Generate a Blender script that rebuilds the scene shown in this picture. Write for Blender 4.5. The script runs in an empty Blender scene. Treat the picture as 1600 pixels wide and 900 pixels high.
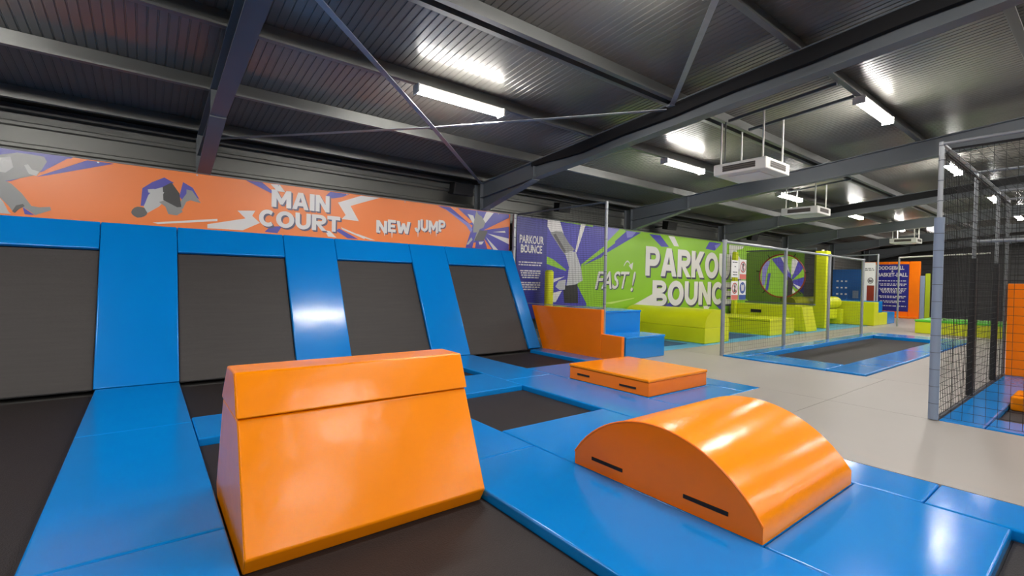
import bpy, bmesh, math, random
from mathutils import Matrix, Vector
random.seed(7)
S = bpy.context.scene
COL = S.collection
# ------------------------------------------------------------------ camera
cam_d = bpy.data.cameras.new('camera'); cam = bpy.data.objects.new('camera', cam_d); COL.objects.link(cam)
RM = [[0.790483, -0.008277, -0.612428], [-0.612126, 0.023502, -0.790411], [0.020936, 0.99969, 0.013511]]
cam.matrix_world = Matrix.Translation((0, 0, 1.6)) @ Matrix(RM).to_4x4()
cam_d.sensor_width = 36.0; cam_d.lens = 16.6475; cam_d.clip_end = 200; cam_d.clip_start = .05
S.camera = cam
# ------------------------------------------------------------------ world, exposure
w = bpy.data.worlds.new('world'); S.world = w; w.use_nodes = True
w.node_tree.nodes['Background'].inputs[0].default_value = (.5, .52, .55, 1)
w.node_tree.nodes['Background'].inputs[1].default_value = .3
vs = S.view_settings
vs.view_transform = 'Standard'; vs.look = 'None'; vs.gamma = 1; vs.use_curve_mapping = False
vs.exposure = 0.72
LAMP = 70.0      # radiance of every batten diffuser

# ------------------------------------------------------------------ materials
def lin(c):
    return tuple(((v/255)/12.92 if v/255 <= .04045 else ((v/255+.055)/1.055)**2.4) for v in c)+(1,)
MATS = {}
def mat(name, rgb, rough=.5, metal=0, bump=0, bscale=20, stretch=(1,1,1), var=0, vscale=3, spec=.5, coat=0, crough=.1):
    m = bpy.data.materials.new(name); m.use_nodes = True
    nt = m.node_tree; b = nt.nodes['Principled BSDF']
    c = lin(rgb)
    b.inputs['Base Color'].default_value = c
    b.inputs['Roughness'].default_value = rough; b.inputs['Metallic'].default_value = metal
    b.inputs['Specular IOR Level'].default_value = spec
    b.inputs['Coat Weight'].default_value = coat; b.inputs['Coat Roughness'].default_value = crough
    tc = nt.nodes.new('ShaderNodeTexCoord'); mp = nt.nodes.new('ShaderNodeMapping')
    mp.inputs['Scale'].default_value = stretch
    nt.links.new(tc.outputs['Object'], mp.inputs['Vector'])
    if var:
        n = nt.nodes.new('ShaderNodeTexNoise'); n.inputs['Scale'].default_value = vscale; n.inputs['Detail'].default_value = 4
        r = nt.nodes.new('ShaderNodeMix'); r.data_type = 'RGBA'
        r.inputs[6].default_value = tuple(v*(1-var) for v in c[:3])+(1,)
        r.inputs[7].default_value = tuple(min(1, v*(1+var)) for v in c[:3])+(1,)
        nt.links.new(mp.outputs[0], n.inputs['Vector']); nt.links.new(n.outputs['Fac'], r.inputs[0]); nt.links.new(r.outputs[2], b.inputs['Base Color'])
    if bump:
        n = nt.nodes.new('ShaderNodeTexNoise'); n.inputs['Scale'].default_value = bscale; n.inputs['Detail'].default_value = 2
        bp = nt.nodes.new('ShaderNodeBump'); bp.inputs['Strength'].default_value = bump; bp.inputs['Distance'].default_value = .02
        nt.links.new(mp.outputs[0], n.inputs['Vector']); nt.links.new(n.outputs['Fac'], bp.inputs['Height']); nt.links.new(bp.outputs[0], b.inputs['Normal'])
    MATS[name] = m
    return m
mat('blue_vinyl', (3, 122, 200), .17, bump=.10, bscale=3.5, var=.04, vscale=2, spec=.42)
mat('teal_vinyl', (66, 150, 190), .4, bump=.05, bscale=4, var=.06)
mat('deep_blue_vinyl', (34, 98, 168), .45)
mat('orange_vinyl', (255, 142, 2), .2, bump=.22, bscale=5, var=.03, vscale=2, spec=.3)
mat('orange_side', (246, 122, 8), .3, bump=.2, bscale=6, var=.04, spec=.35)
mat('lime_vinyl', (202, 208, 8), .4, bump=.08, bscale=4, var=.05)
mat('lime_dark', (160, 178, 20), .45)
mat('green_top', (90, 190, 40), .45)
mat('bed', (40, 35, 34), .6, spec=.3, bump=.25, bscale=120, stretch=(1, 1, 6), var=.12, vscale=3)
mat('bed_wall', (54, 50, 48), .5, spec=.4, bump=.25, bscale=60, stretch=(.3, 3, 6), var=.18, vscale=5)
mat('bed_navy', (28, 70, 110), .6)
mat('black', (16, 16, 17), .6)
mat('webbing', (22, 17, 15), .8)
mat('seam_line', (14, 84, 150), .6)
mat('floor_grey', (155, 149, 142), .42, bump=.03, bscale=60, var=.04, vscale=1.2)
mat('slab', (60, 58, 56), .8)
mat('steel', (104, 109, 113), .45, var=.06, vscale=3)
mat('steel_dark', (88, 93, 99), .5)
mat('galv', (158, 162, 166), .38, metal=.55, var=.12, vscale=12)
mat('purlin', (112, 113, 111), .4, metal=.4, var=.06)
mat('roof_sheet', (112, 110, 104), .27, metal=.05, var=.05, vscale=1)
mat('wall_sheet', (98, 99, 95), .42, metal=.2, var=.05, vscale=1)
mat('wall_dark', (62, 62, 62), .6)
mat('white_metal', (226, 224, 216), .4)
mat('white_gloss', (232, 230, 226), .5)
mat('louvre', (92, 84, 76), .5)
mat('grey_pad', (132, 146, 168), .5, bump=.1, bscale=8)
mat('net', (18, 18, 19), .8)
mat('rope', (150, 152, 152), .7)
for n, c in dict(orange=(246, 126, 40), violet=(66, 62, 168), lilac=(134, 130, 205), white=(226, 222, 218), pale=(190, 190, 188),
                 grey=(140, 140, 138), darkgrey=(84, 82, 80), black=(40, 38, 38), green=(142, 196, 34), palegreen=(196, 222, 120),
                 navy=(44, 44, 138), shadow=(70, 66, 96), red=(196, 58, 44), pink=(232, 120, 104), signblue=(60, 92, 160), brick=(150, 52, 34)).items():
    mat('print_'+n, tuple(v*.92 for v in c), .36, bump=.35, bscale=1.3, stretch=(1, 1, .6))
def emit(name, rgb, strength):
    m = bpy.data.materials.new(name); m.use_nodes = True; nt = m.node_tree
    b = nt.nodes['Principled BSDF']; b.inputs['Base Color'].default_value = (.9, .9, .9, 1)
    b.inputs['Emission Color'].default_value = rgb+(1,); b.inputs['Emission Strength'].default_value = strength
    MATS[name] = m
emit('diffuser', (1, .965, .92), LAMP)
m = mat('mesh_screen', (14, 15, 12), .9)           # fine black scrim, half see-through
nt = m.node_tree; b = nt.nodes['Principled BSDF']; out = nt.nodes['Material Output']
tr = nt.nodes.new('ShaderNodeBsdfTransparent'); mx = nt.nodes.new('ShaderNodeMixShader'); mx.inputs[0].default_value = .72
nt.links.new(tr.outputs[0], mx.inputs[1]); nt.links.new(b.outputs[0], mx.inputs[2]); nt.links.new(mx.outputs[0], out.inputs['Surface'])

# ------------------------------------------------------------------ helpers
def thing(name, label, cat, loc=(0, 0, 0), group=None, kind=None):
    o = bpy.data.objects.new(name, None); COL.objects.link(o); o.location = loc; o.empty_display_size = .1
    tag(o, label, cat, group, kind); return o
def tag(o, label=None, cat=None, group=None, kind=None):
    if label: o['label'] = label
    if cat: o['category'] = cat
    if group: o['group'] = group
    if kind: o['kind'] = kind
    return o
def wloc(p):
    v = Vector((0, 0, 0))
    while p: v += p.location; p = p.parent
    return v
class G:
    def __init__(s): s.v = []; s.f = []
    def add(s, vs, fs):
        n = len(s.v); s.v += [tuple(p) for p in vs]; s.f += [tuple(i+n for i in f) for f in fs]; return s
    def hexa(s, p):          # 8 corners, bottom loop then top loop
        return s.add(p, [(3, 2, 1, 0), (4, 5, 6, 7), (0, 1, 5, 4), (1, 2, 6, 5), (2, 3, 7, 6), (3, 0, 4, 7)])
    def box(s, x0, x1, y0, y1, z0, z1):
        return s.hexa([(x0, y0, z0), (x1, y0, z0), (x1, y1, z0), (x0, y1, z0), (x0, y0, z1), (x1, y0, z1), (x1, y1, z1), (x0, y1, z1)])
    def prism(s, poly, fn, a, b):     # poly of (u,v), fn(u,v,d)
        n = len(poly); vs = [fn(u, v, a) for u, v in poly]+[fn(u, v, b) for u, v in poly]
        return s.add(vs, [tuple(range(n))[::-1], tuple(range(n, 2*n))]+[(i, (i+1) % n, n+(i+1) % n, n+i) for i in range(n)])
    def tube(s, p, q, r, n=10, r2=None, cap=True):
        p = Vector(p); q = Vector(q); d = (q-p).normalized(); a = d.orthogonal().normalized(); b2 = d.cross(a)
        r2 = r if r2 is None else r2
        vs = [p+(a*math.cos(2*math.pi*i/n)+b2*math.sin(2*math.pi*i/n))*r for i in range(n)]+[q+(a*math.cos(2*math.pi*i/n)+b2*math.sin(2*math.pi*i/n))*r2 for i in range(n)]
        fs = [(i, (i+1) % n, n+(i+1) % n, n+i) for i in range(n)]
        if cap: fs += [tuple(range(n))[::-1], tuple(range(n, 2*n))]
        return s.add(vs, fs)
    def bar(s, p, q, w, h, up=(0, 0, 1)):
        p = Vector(p); q = Vector(q); d = (q-p).normalized(); u = Vector(up); sd = d.cross(u).normalized(); u = sd.cross(d).normalized()
        c = [(-w/2, -h/2), (w/2, -h/2), (w/2, h/2), (-w/2, h/2)]
        vs = [p+sd*a+u*b3 for a, b3 in c]+[q+sd*a+u*b3 for a, b3 in c]
        return s.hexa(vs)
    def build(s, name, m, parent=None, bevel=0, seg=3, smooth=False, local=False):
        me = bpy.data.meshes.new(name); me.from_pydata(s.v, [], s.f); me.update()
        bm = bmesh.new(); bm.from_mesh(me); bmesh.ops.recalc_face_normals(bm, faces=bm.faces); bm.to_mesh(me); bm.free()
        me.materials.append(MATS[m])
        o = bpy.data.objects.new(name, me); COL.objects.link(o)
        if parent:
            o.parent = parent
            if not local: o.location = -wloc(parent)
        if smooth:
            for p in me.polygons: p.use_smooth = True
            me.set_sharp_from_angle(angle=math.radians(40))
        if bevel:
            for p in me.polygons: p.use_smooth = True
            b = o.modifiers.new('bevel', 'BEVEL'); b.width = bevel; b.segments = seg; b.limit_method = 'ANGLE'; b.angle_limit = math.radians(35)
            wn = o.modifiers.new('wn', 'WEIGHTED_NORMAL'); wn.keep_sharp = False
        return o
def flat(name, m, poly, fn, parent):       # printed shape, one face
    g = G(); g.add([fn(u, v) for u, v in poly], [tuple(range(len(poly)))])
    me = bpy.data.meshes.new(name); me.from_pydata(g.v, [], g.f); me.update(); me.materials.append(MATS[m])
    o = bpy.data.objects.new(name, me); COL.objects.link(o); o.parent = parent; o.location = -wloc(parent); return o
def text(name, s, box, fn, m, parent, offset=.02, shear=0, rows=None, arc=0):
    cu = bpy.data.curves.new('t', 'FONT'); cu.body = s; cu.offset = offset; cu.shear = shear; cu.align_x = 'CENTER'; cu.resolution_u = 3
    if rows: cu.space_line = rows
    ob = bpy.data.objects.new('t', cu); COL.objects.link(ob)
    dg = bpy.context.evaluated_depsgraph_get(); me = bpy.data.meshes.new_from_object(ob.evaluated_get(dg))
    bpy.data.objects.remove(ob); bpy.data.curves.remove(cu)
    xs = [v.co.x for v in me.vertices]; ys = [v.co.y for v in me.vertices]
    a, b2, c, d = min(xs), max(xs), min(ys), max(ys); u0, u1, v0, v1 = box
    for v in me.vertices:
        t = (v.co.x-a)/(b2-a); k = (v.co.y-c)/(d-c)
        v.co = fn(u0+(u1-u0)*t, v0+(v1-v0)*k+arc*t)
    me.materials.clear(); me.materials.append(MATS[m]); me.name = name
    o = bpy.data.objects.new(name, me); COL.objects.link(o); o.parent = parent; o.location = -wloc(parent); return o
def net(name, parent, o, u, v, nu, nv, cell, r, m='net'):
    g = G(); o = Vector(o); u = Vector(u); v = Vector(v); W = u*nu*cell; Hh = v*nv*cell
    for i in range(nu+1): g.tube(o+u*cell*i, o+u*cell*i+Hh, r, 3, cap=False)
    for j in range(nv+1): g.tube(o+v*cell*j, o+v*cell*j+W, r, 3, cap=False)
    return tag(g.build(name, m, parent), kind='stuff')
def copy_tree(o, parent=None):
    c = o.copy(); COL.objects.link(c); c.parent = parent
    for ch in list(o.children): copy_tree(ch, c)
    return c

# ------------------------------------------------------------------ setting: floor
ZS = -.09
fl = tag(G().box(-9, 38, -22, 10.6, ZS-.2, ZS).build('floor', 'slab'), 'smooth pale grey sports hall floor', None, None, 'structure')
def fpanel(x0, x1, y0, y1):
    G().box(x0+.003, x1-.003, y0+.003, y1-.003, ZS, -.004).build('floor_panel', 'floor_grey', fl)
xs = [10.45, 13.06, 15.67, 18.28, 20.9]
rects = [(5.22, 7.75, -2.6, 2.56), (5.22, 7.75, 2.56, 3.5), (5.22, 7.75, -8, -2.6), (7.75, 10.45, 1.43, 2.56), (7.75, 10.45, 2.56, 6.8), (7.75, 9.35, 6.8, 10.3)]
for a, b2 in zip(xs, xs[1:]): rects += [(a, b2, 1.43, 2.85), (a, b2, 5.59, 6.8)]
for a in (13.4, 17.15): rects += [(a, a+3.75, -4, 1.43)]
for i in range(6):
    a = 20.9+i*2.7
    rects += [(a, a+2.7, -4, 1.4), (a, a+2.7, 1.4, 4.1), (a, a+2.7, 4.1, 6.8)]
for i in range(4): rects += [(25.1+i*3.0, 28.1+i*3.0, 6.8, 10.3)]
for r in rects: fpanel(*r)
# walls
def wall(name, p0, p1, n, h, m, label, ribs=True):
    p0 = Vector(p0); p1 = Vector(p1); n = Vector(n); prof = [(0, 0)]
    z = 0
    while ribs and z < h-.34:
        prof += [(.24, z), (0.0, z)][:0]
        prof += [(0, z+.235), (.035, z+.255), (.035, z+.305), (0, z+.325)]; z += .33
    prof.append((0, h))
    vs = [p0+n*a+Vector((0, 0, zz)) for a, zz in prof]+[p1+n*a+Vector((0, 0, zz)) for a, zz in prof]; k = len(prof)
    g = G(); g.add(vs, [(i, i+1, k+i+1, k+i) for i in range(k-1)])
    return tag(g.build(name, m), label, None, None, 'structure')
wb = wall('wall_back', (-9, 10.42, -.05), (38, 10.42, -.05), (0, -1, 0), 4.5, 'wall_sheet', 'grey ribbed metal cladding above the printed banners')
wall('wall_left', (-9, -22, -.05), (-9, 10.42, -.05), (1, 0, 0), 6, 'wall_dark', 'dark metal clad side wall out to the left')
wall('wall_right', (38, -22, -.05), (38, 10.42, -.05), (-1, 0, 0), 6, 'wall_dark', 'dark metal clad wall at the far end of the hall')
wall('wall_front', (-9, -22, -.05), (38, -22, -.05), (0, 1, 0), 4.6, 'wall_dark', 'dark metal clad wall behind the viewer')
# roof
SL = .083
ZB = lambda y: 3.86+SL*(7.93-y) if y > -6 else 3.86+SL*(13.93)-SL*(-6-y)
ZT = lambda y: ZB(y)+.38
FX = [.8+5.95*k for k in range(-1, 7)]
ce = thing('ceiling', 'dark grey corrugated metal roof on cold rolled purlins', None, (0, 0, 4.4), kind='structure')
edges = [-9]+FX+[38]
for a, b2 in zip(edges, edges[1:]):
    for (y0, y1) in ((10.5, -6), (-6, -22)):
        g = G(); n = int(round((b2-a)/.1)); p = (b2-a)/n; vs = []
        for i in range(n):
            x = a+i*p
            vs += [(x, 0), (x+p-.024, 0), (x+p-.017, .008), (x+p-.007, .008)]
        vs.append((b2, 0)); k = len(vs)
        g.add([(x, y0, ZT(y0)+.205+z) for x, z in vs]+[(x, y1, ZT(y1)+.205+z) for x, z in vs], [(i, i+1, k+i+1, k+i) for i in range(k-1)])
        g.build('roof_sheet', 'roof_sheet', ce)
PY = [9.85, 8.06, 6.27, 4.48, 2.69, .90, -.89, -2.68, -4.47]
for y in PY+[-8.05, -11.6]:
    z = ZT(y); g = G()
    g.box(-9, 38, y-.006, y+.006, z+.001, z+.2)
    g.box(-9, 38, y-.075, y-.006, z+.001, z+.012); g.box(-9, 38, y-.075, y-.066, z+.012, z+.03)
    g.box(-9, 38, y+.006, y+.075, z+.188, z+.2)
    g.build('purlin', 'purlin', ce)
# second purlin laid back to back at the brace line
z = ZT(4.48); g = G(); g.box(-9, 38, 4.59, 4.602, z+.001, z+.2); g.box(-9, 38, 4.602, 4.67, z+.001, z+.012); g.build('purlin', 'purlin', ce)
# eaves gutter angle on the cladding
tag(G().box(-9, 38, 10.25, 10.40, 4.02, 4.12).build('trim_1', 'wall_dark'), 'dark eaves beam running along the top of the wall', None, None, 'structure')

# portal frames
names = ['left of the view', 'leftmost in view, above the orange banner', 'large one meeting the corner beside the black speaker', 'with square heater hanging before it, behind the parkour banner',
         'fourth from the left, over the fence', 'fifth from the left, deep in the hall', 'sixth from the left, near the far wall', 'at the far end wall']
def isec(g, x, y0, z0b, z0t, y1, z1b, z1t, bw=.2, tf=.018, tw=.014):
    def slab(a, b2, l0, h0, l1, h1):
        g.hexa([(a, y0, l0), (b2, y0, l0), (b2, y1, l1), (a, y1, l1), (a, y0, h0), (b2, y0, h0), (b2, y1, h1), (a, y1, h1)])
    slab(x-tw/2, x+tw/2, z0b+tf, z0t-tf, z1b+tf, z1t-tf)
    slab(x-bw/2, x+bw/2, z0b, z0b+tf, z1b, z1b+tf)
    slab(x-bw/2, x+bw/2, z0t-tf, z0t, z1t-tf, z1t)
FRAMES = {}
for k, x in enumerate(FX):
    t = FRAMES[x] = thing('portal_frame', 'grey steel portal frame '+names[k], 'steel frame', (x, 10, ZS), 'steel portal frames')
    g = G(); isec(g, x, 9.97, ZB(9.97), ZT(9.97)-.001, -6, ZB(-5.99), ZT(-5.99)-.001); g.build('rafter', 'steel', t)
    g = G(); isec(g, x, -6, ZB(-6.01), ZT(-6.01)-.001, -21.6, ZB(-21.6), ZT(-21.6)-.001); g.build('rafter', 'steel', t)
    g = G(); g.box(x-.1, x+.1, 9.97, 9.99, ZS, ZT(9.97)); g.box(x-.1, x+.1, 10.22, 10.24, ZS, ZT(10.2)); g.box(x-.007, x+.007, 9.99, 10.22, ZS, ZT(10.1)); g.build('column', 'steel', t)
    g = G(); y0, y1 = 9.965, 7.93; zb0 = 3.39
    g.hexa([(x-.006, y0, zb0), (x+.006, y0, zb0), (x+.006, y1, ZB(y1)-.012), (x-.006, y1, ZB(y1)-.012), (x-.006, y0, ZB(y0)), (x+.006, y0, ZB(y0)), (x+.006, y1, ZB(y1)), (x-.006, y1, ZB(y1))])
    g.hexa([(x-.1, y0, zb0-.02), (x+.1, y0, zb0-.02), (x+.1, y1, ZB(y1)-.02), (x-.1, y1, ZB(y1)-.02), (x-.1, y0, zb0), (x+.1, y0, zb0), (x+.1, y1, ZB(y1)), (x-.1, y1, ZB(y1))])
    g.build('haunch', 'steel', t)
    g = G(); g.box(x-.095, x-.008, 7.92, 7.935, ZB(7.93)+.02, ZT(7.93)-.02); g.build('stiffener', 'steel', t)
for x, y0, y1, l in ((FX[2], 8.0, -3.0, 'black strip along the upper web of the large rafter'), (FX[4], 7.6, -3.0, 'black strip along the rafter over the fence')):  # black strips with a wavy lower edge along two rafters' upper webs
    t = tag(G().bar((x-.06, y0, ZT(y0)-.03), (x-.06, y1, ZT(y1)-.03), .03, .01).build('black_strip', 'net', FRAMES[x]), l)
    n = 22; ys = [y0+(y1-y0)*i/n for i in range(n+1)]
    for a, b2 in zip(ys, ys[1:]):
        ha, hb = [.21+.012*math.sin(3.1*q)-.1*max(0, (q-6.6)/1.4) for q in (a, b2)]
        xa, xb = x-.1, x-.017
        G().hexa([(xa, a, ZT(a)-ha), (xb, a, ZT(a)-ha), (xb, b2, ZT(b2)-hb), (xa, b2, ZT(b2)-hb), (xa, a, ZT(a)-.025), (xb, a, ZT(a)-.025), (xb, b2, ZT(b2)-.025), (xa, b2, ZT(b2)-.025)]).build('strip_piece', 'net', t)
# roof bracing, flat bars crossing between the first two frames
def brace(pts, label):
    t = thing('roof_brace', label, 'brace', pts[0], 'crossed roof braces')
    for a, b2 in zip(pts, pts[1:]): G().bar(a, b2, .075, .012).build('brace_bar', 'galv', t)
    G().box(pts[0][0]-.06, pts[0][0]+.06, pts[0][1]-.06, pts[0][1]+.06, pts[0][2]-.006, pts[0][2]+.006).build('end_plate', 'galv', t)
nd = (3.77, 7.08, 4.12)
brace([(6.64, 9.95, 4.06), nd, (.9, 4.6, 4.42)], 'thin steel roof brace running from the dark corner up past the lamp')
brace([(.9, 9.9, 4.0), (3.77, 7.08, 4.135), (6.64, 4.6, 4.43)], 'thin steel roof brace crossing level below the bright batten lamp')
brace([(6.64, 4.5, 4.46), (.9, -.85, 4.85)], 'steel roof brace climbing to the top edge of the picture')

# ------------------------------------------------------------------ trampoline court, floor pads
def pad(x0, x1, y0, y1, label, z0=ZS, z1=0, m='blue_vinyl', group='blue floor pads of the court', g=.003, bev=.018):
    o = G().box(x0+g, x1-g, y0+g, y1-g, z0, z1).build('floor_pad', m, bevel=bev)
    return tag(o, label, 'pad', group)
A0, A1, B0, B1, C0, C1, D0 = -.54, .42, 2.07, 3.03, 4.65, 5.62, 7.24
pad(A0, A1, 6.18, 8.6, 'blue lane pad meeting the foot of the sloped wall, nearest left tall column')
pad(A0, A1, 3.46, 6.18, 'middle blue pad of the lane left of the orange wedge')
pad(A0, A1, .6, 3.46, 'nearest blue pad of the left lane, at the bottom edge')
pad(A1, B0, 5.5, 6.38, 'short blue cross pad between two beds, left behind the orange wedge')
pad(B0, B1, 3.5, 6.2, 'blue lane pad right of the orange wedge, beside the small square bed')
pad(B0, B1, 6.2, 8.6, 'blue lane pad at the foot of the wall, hidden mostly by the wedge top')
pad(B0, B1, .2, 3.5, 'blue lane pad in the foreground between wedge and half cylinder')
pad(B1, C0, 5.67, 6.75, 'blue cross pad on the far side of the small square bed')
pad(B1, C0, 2.97, 4.05, 'blue cross pad on the near side of the small square bed')
pad(B1, C0, 1.33, 2.97, 'blue pad underneath the orange half cylinder')
pad(B1, C0, .42, 1.33, 'blue foreground pad right below the half cylinder')
pad(C0, C1, 3.5, 6.1, 'blue lane pad left of the low orange box')
pad(C0, C1, 6.1, 8.6, 'blue lane pad at the wall foot, left of the last floor bed')
pad(C0, 5.215, .89, 3.5, 'narrow blue edge pad beside grey floor, behind the half cylinder')
pad(C0, 5.215, -2, .89, 'narrow blue edge pad in the bottom right corner')
pad(C1, D0, 5.67, 6.75, 'blue cross pad behind the low orange box')
pad(C1, D0, 4.05, 5.67, 'blue pad underneath the low orange box')
pad(C1, D0, 3.5, 4.05, 'blue edge pad in front of the low orange box')
pad(D0, 7.75, 3.5, 6.3, 'blue edge pad sticking out right of the low orange box')
pad(D0, 7.72, 6.3, 8.6, 'narrow blue pad along the orange side panel')
pad(B1, C0, -2, -1.2, 'blue cross pad below the picture edge')
def tramp(x0, x1, y0, y1, label):
    t = thing('floor_trampoline', label, 'trampoline', ((x0+x1)/2, (y0+y1)/2, ZS), 'floor trampolines of the court')
    G().box(x0+.01, x1-.01, y0+.01, y1-.01, ZS+.006, ZS+.014).build('bed', 'bed', t)
    g = G(); r = .004
    for p, q in (((x0, y0), (x1, y0)), ((x1, y0), (x1, y1)), ((x1, y1), (x0, y1)), ((x0, y1), (x0, y0))):
        g.bar((p[0], p[1], ZS+.003), (q[0], q[1], ZS+.003), .012, .006)
    g.build('frame', 'black', t)
tramp(-2.2, A0, -1, 8.55, 'long black floor trampoline at the left edge')
tramp(A1, B0, -1, 5.5, 'long black floor trampoline that the orange wedge stands on')
tramp(A1, B0, 6.38, 8.55, 'black floor trampoline below the second wall trampoline from the left')
tramp(B1, C0, 4.05, 5.67, 'small square black floor trampoline right of the wedge')
tramp(B1, C0, 6.75, 8.55, 'black floor trampoline below the third wall trampoline from the left')
tramp(C1, D0, 6.75, 8.55, 'black floor trampoline below the rightmost wall trampoline')
tramp(B1, C0, -1.2, .42, 'black floor trampoline cut by the bottom right corner')
pad(-3.2, -2.2, -1, 8.6, 'blue lane pad beyond the left edge')
# sloped wall of trampolines
US, UC = .4604, .8877
def inc(x, s, n): return (x, 8.6+s*US-n*UC, s*UC+n*US)
SLN = 2.715; HD = 2.225
def wpad(x0, x1, s0, s1, label, name='wall_pad'):
    e = .003; g = G()
    c = [(x0+e, s0+e), (x1-e, s0+e), (x1-e, s1-e), (x0+e, s1-e)]
    g.hexa([inc(x, s, -.075) for x, s in c]+[inc(x, s, 0) for x, s in c])
    return tag(g.build(name, 'blue_vinyl', bevel=.018), label, 'pad', 'blue pads of the sloped wall')
cols = [(-3.2, -2.2), (A0-.02, A1), (B0, B1), (C0+.02, C1-.04), (D0, 7.6)]
cl = ['tall blue wall pad beyond the left edge', 'tall blue wall pad at the end of the left lane', 'tall blue wall pad with a bright lamp reflection on it', 'tall blue wall pad third from the left, right of the reflecting one', 'slim blue wall pad at the right end of the sloped wall']
for (a, b2), l in zip(cols, cl): wpad(a, b2, .0 if a < 7 else .02, SLN, l)
ol = ['at the left edge', 'second from the left', 'third from the left', 'at the right end']
for i in range(4):
    a, b2 = cols[i][1], cols[i+1][0]
    wpad(a, b2, HD, SLN, 'short blue header pad above the wall trampoline '+ol[i], 'header_pad')
    t = thing('wall_trampoline', 'black sloped wall trampoline '+ol[i]+', framed by blue pads', 'trampoline', inc((a+b2)/2, 0, -.06), 'sloped wall trampolines')
    g = G(); c = [(a+.01, .02), (b2-.01, .02), (b2-.01, HD-.01), (a+.01, HD-.01)]
    g.hexa([inc(x, s, -.07) for x, s in c]+[inc(x, s, -.06) for x, s in c]); g.build('bed', 'bed_wall', t)
    g = G()
    for p, q in zip(c, c[1:]+c[:1]): g.bar(inc(*p, -.08), inc(*q, -.08), .02, .012, (0, -UC, US))
    g.build('frame', 'black', t)
# orange side panel of the court
t = thing('side_panel', 'stepped orange padded panel closing the right end of the sloped wall', 'panel', (7.77, 7.6, ZS))
fx = lambda u, v, d: (d, u, v)
G().prism([(8.66, ZS), (9.14, 1.02), (6.822, 1.04), (6.822, ZS)], fx, 7.722, 7.81).build('panel', 'orange_side', t, bevel=.012)
G().prism([(6.815, ZS), (6.815, .52), (6.26, .51), (6.26, ZS)], fx, 7.722, 7.81).build('low_panel', 'orange_side', t, bevel=.012)
# blue steps behind it
t = thing('step_block', 'two blue padded steps behind the orange side panel', 'steps', (8.6, 8, 0))
for nm, y0, y1, h in (('lower_step', 6.33, 7.0, .48), ('upper_step', 7.005, 8.75, .99)):
    G().box(7.94, 9.3, y0, y1, 0, h-.045).build(nm, 'deep_blue_vinyl' if 0 else 'blue_vinyl', t, bevel=.012)
    G().box(7.935, 9.315, y0-.012, y1, h-.045, h).build('step_cap', 'blue_vinyl', t, bevel=.012)

# ------------------------------------------------------------------ orange foam blocks
WX0, WX1 = .44, 2.045; WZ = ZS+.014
t = thing('foam_wedge', 'tall orange foam vault with sloping front, standing on the foreground bed', 'foam block', (1.24, 3.56, WZ))
prof = [(2.975, WZ), (2.915, .03), (3.225, .735), (3.865, .735), (4.19, .03), (4.14, WZ)]
fw = lambda u, v, d: (d, u, v)
G().prism(prof, fw, WX0, WX1).build('base_block', 'orange_vinyl', t, bevel=.013)
G().prism([(3.205, .742), (3.315, 1.005), (3.62, 1.005), (3.885, .742)], fw, WX0-.008, WX1+.008).build('cap_block', 'orange_vinyl', t, bevel=.014)
# half cylinder
HX0, HX1 = 3.035, 4.59
t = thing('foam_half_cylinder', 'orange foam half cylinder with black handles on its flat side', 'foam block', (3.8, 2.14, 0))
prof = [(1.33, 0), (1.33, .11)]
cy, rz = 2.14, .43
RC = (.81**2+rz**2)/(2*rz)
for i in range(1, 24):
    dy = -.81+1.62*i/24
    prof.append((cy+dy, .11+rz-RC+math.sqrt(RC*RC-dy*dy)))
prof += [(2.95, .11), (2.95, 0)]
g = G(); n = len(prof)
g.add([(HX0, y, z) for y, z in prof], [tuple(range(n))]); g.build('end_face', 'orange_side', t)
g = G(); g.add([(HX1, y, z) for y, z in prof], [tuple(range(n))]); g.build('end_face', 'orange_side', t)
g = G(); g.add([(HX0, y, z) for y, z in prof]+[(HX1, y, z) for y, z in prof], [(i, (i+1) % n, n+(i+1) % n, n+i) for i in range(n)]); g.build('cover', 'orange_vinyl', t, smooth=True)
g = G(); r = .008
for a, b2 in zip(prof[1:-1], prof[2:-1]): g.tube((HX0, a[0], a[1]), (HX0, b2[0], b2[1]), r, 6, cap=False)
g.build('piping', 'orange_side', t, smooth=True)
def handle(x, y0, y1, z, t, hgt=.028):
    G().box(x-.008, x-.001, y0, y1, z-hgt/2, z+hgt/2).build('handle', 'webbing', t, bevel=.003, seg=1)
handle(HX0, 2.42, 2.75, .105, t, .03); handle(HX0, 1.55, 1.88, .105, t, .03)
# low box
t = thing('foam_box', 'low square orange foam box with black handles beside the steps', 'foam block', (6.4, 4.87, 0))
G().box(5.64, 7.16, 4.075, 5.65, 0, .205).build('box_body', 'orange_side', t, bevel=.014)
G().box(5.63, 7.17, 4.065, 5.66, .207, .25).build('box_lid', 'orange_vinyl', t, bevel=.014)
handle(5.64, 5.2, 5.47, .105, t, .03); handle(5.64, 4.29, 4.6, .09, t, .03)

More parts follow.
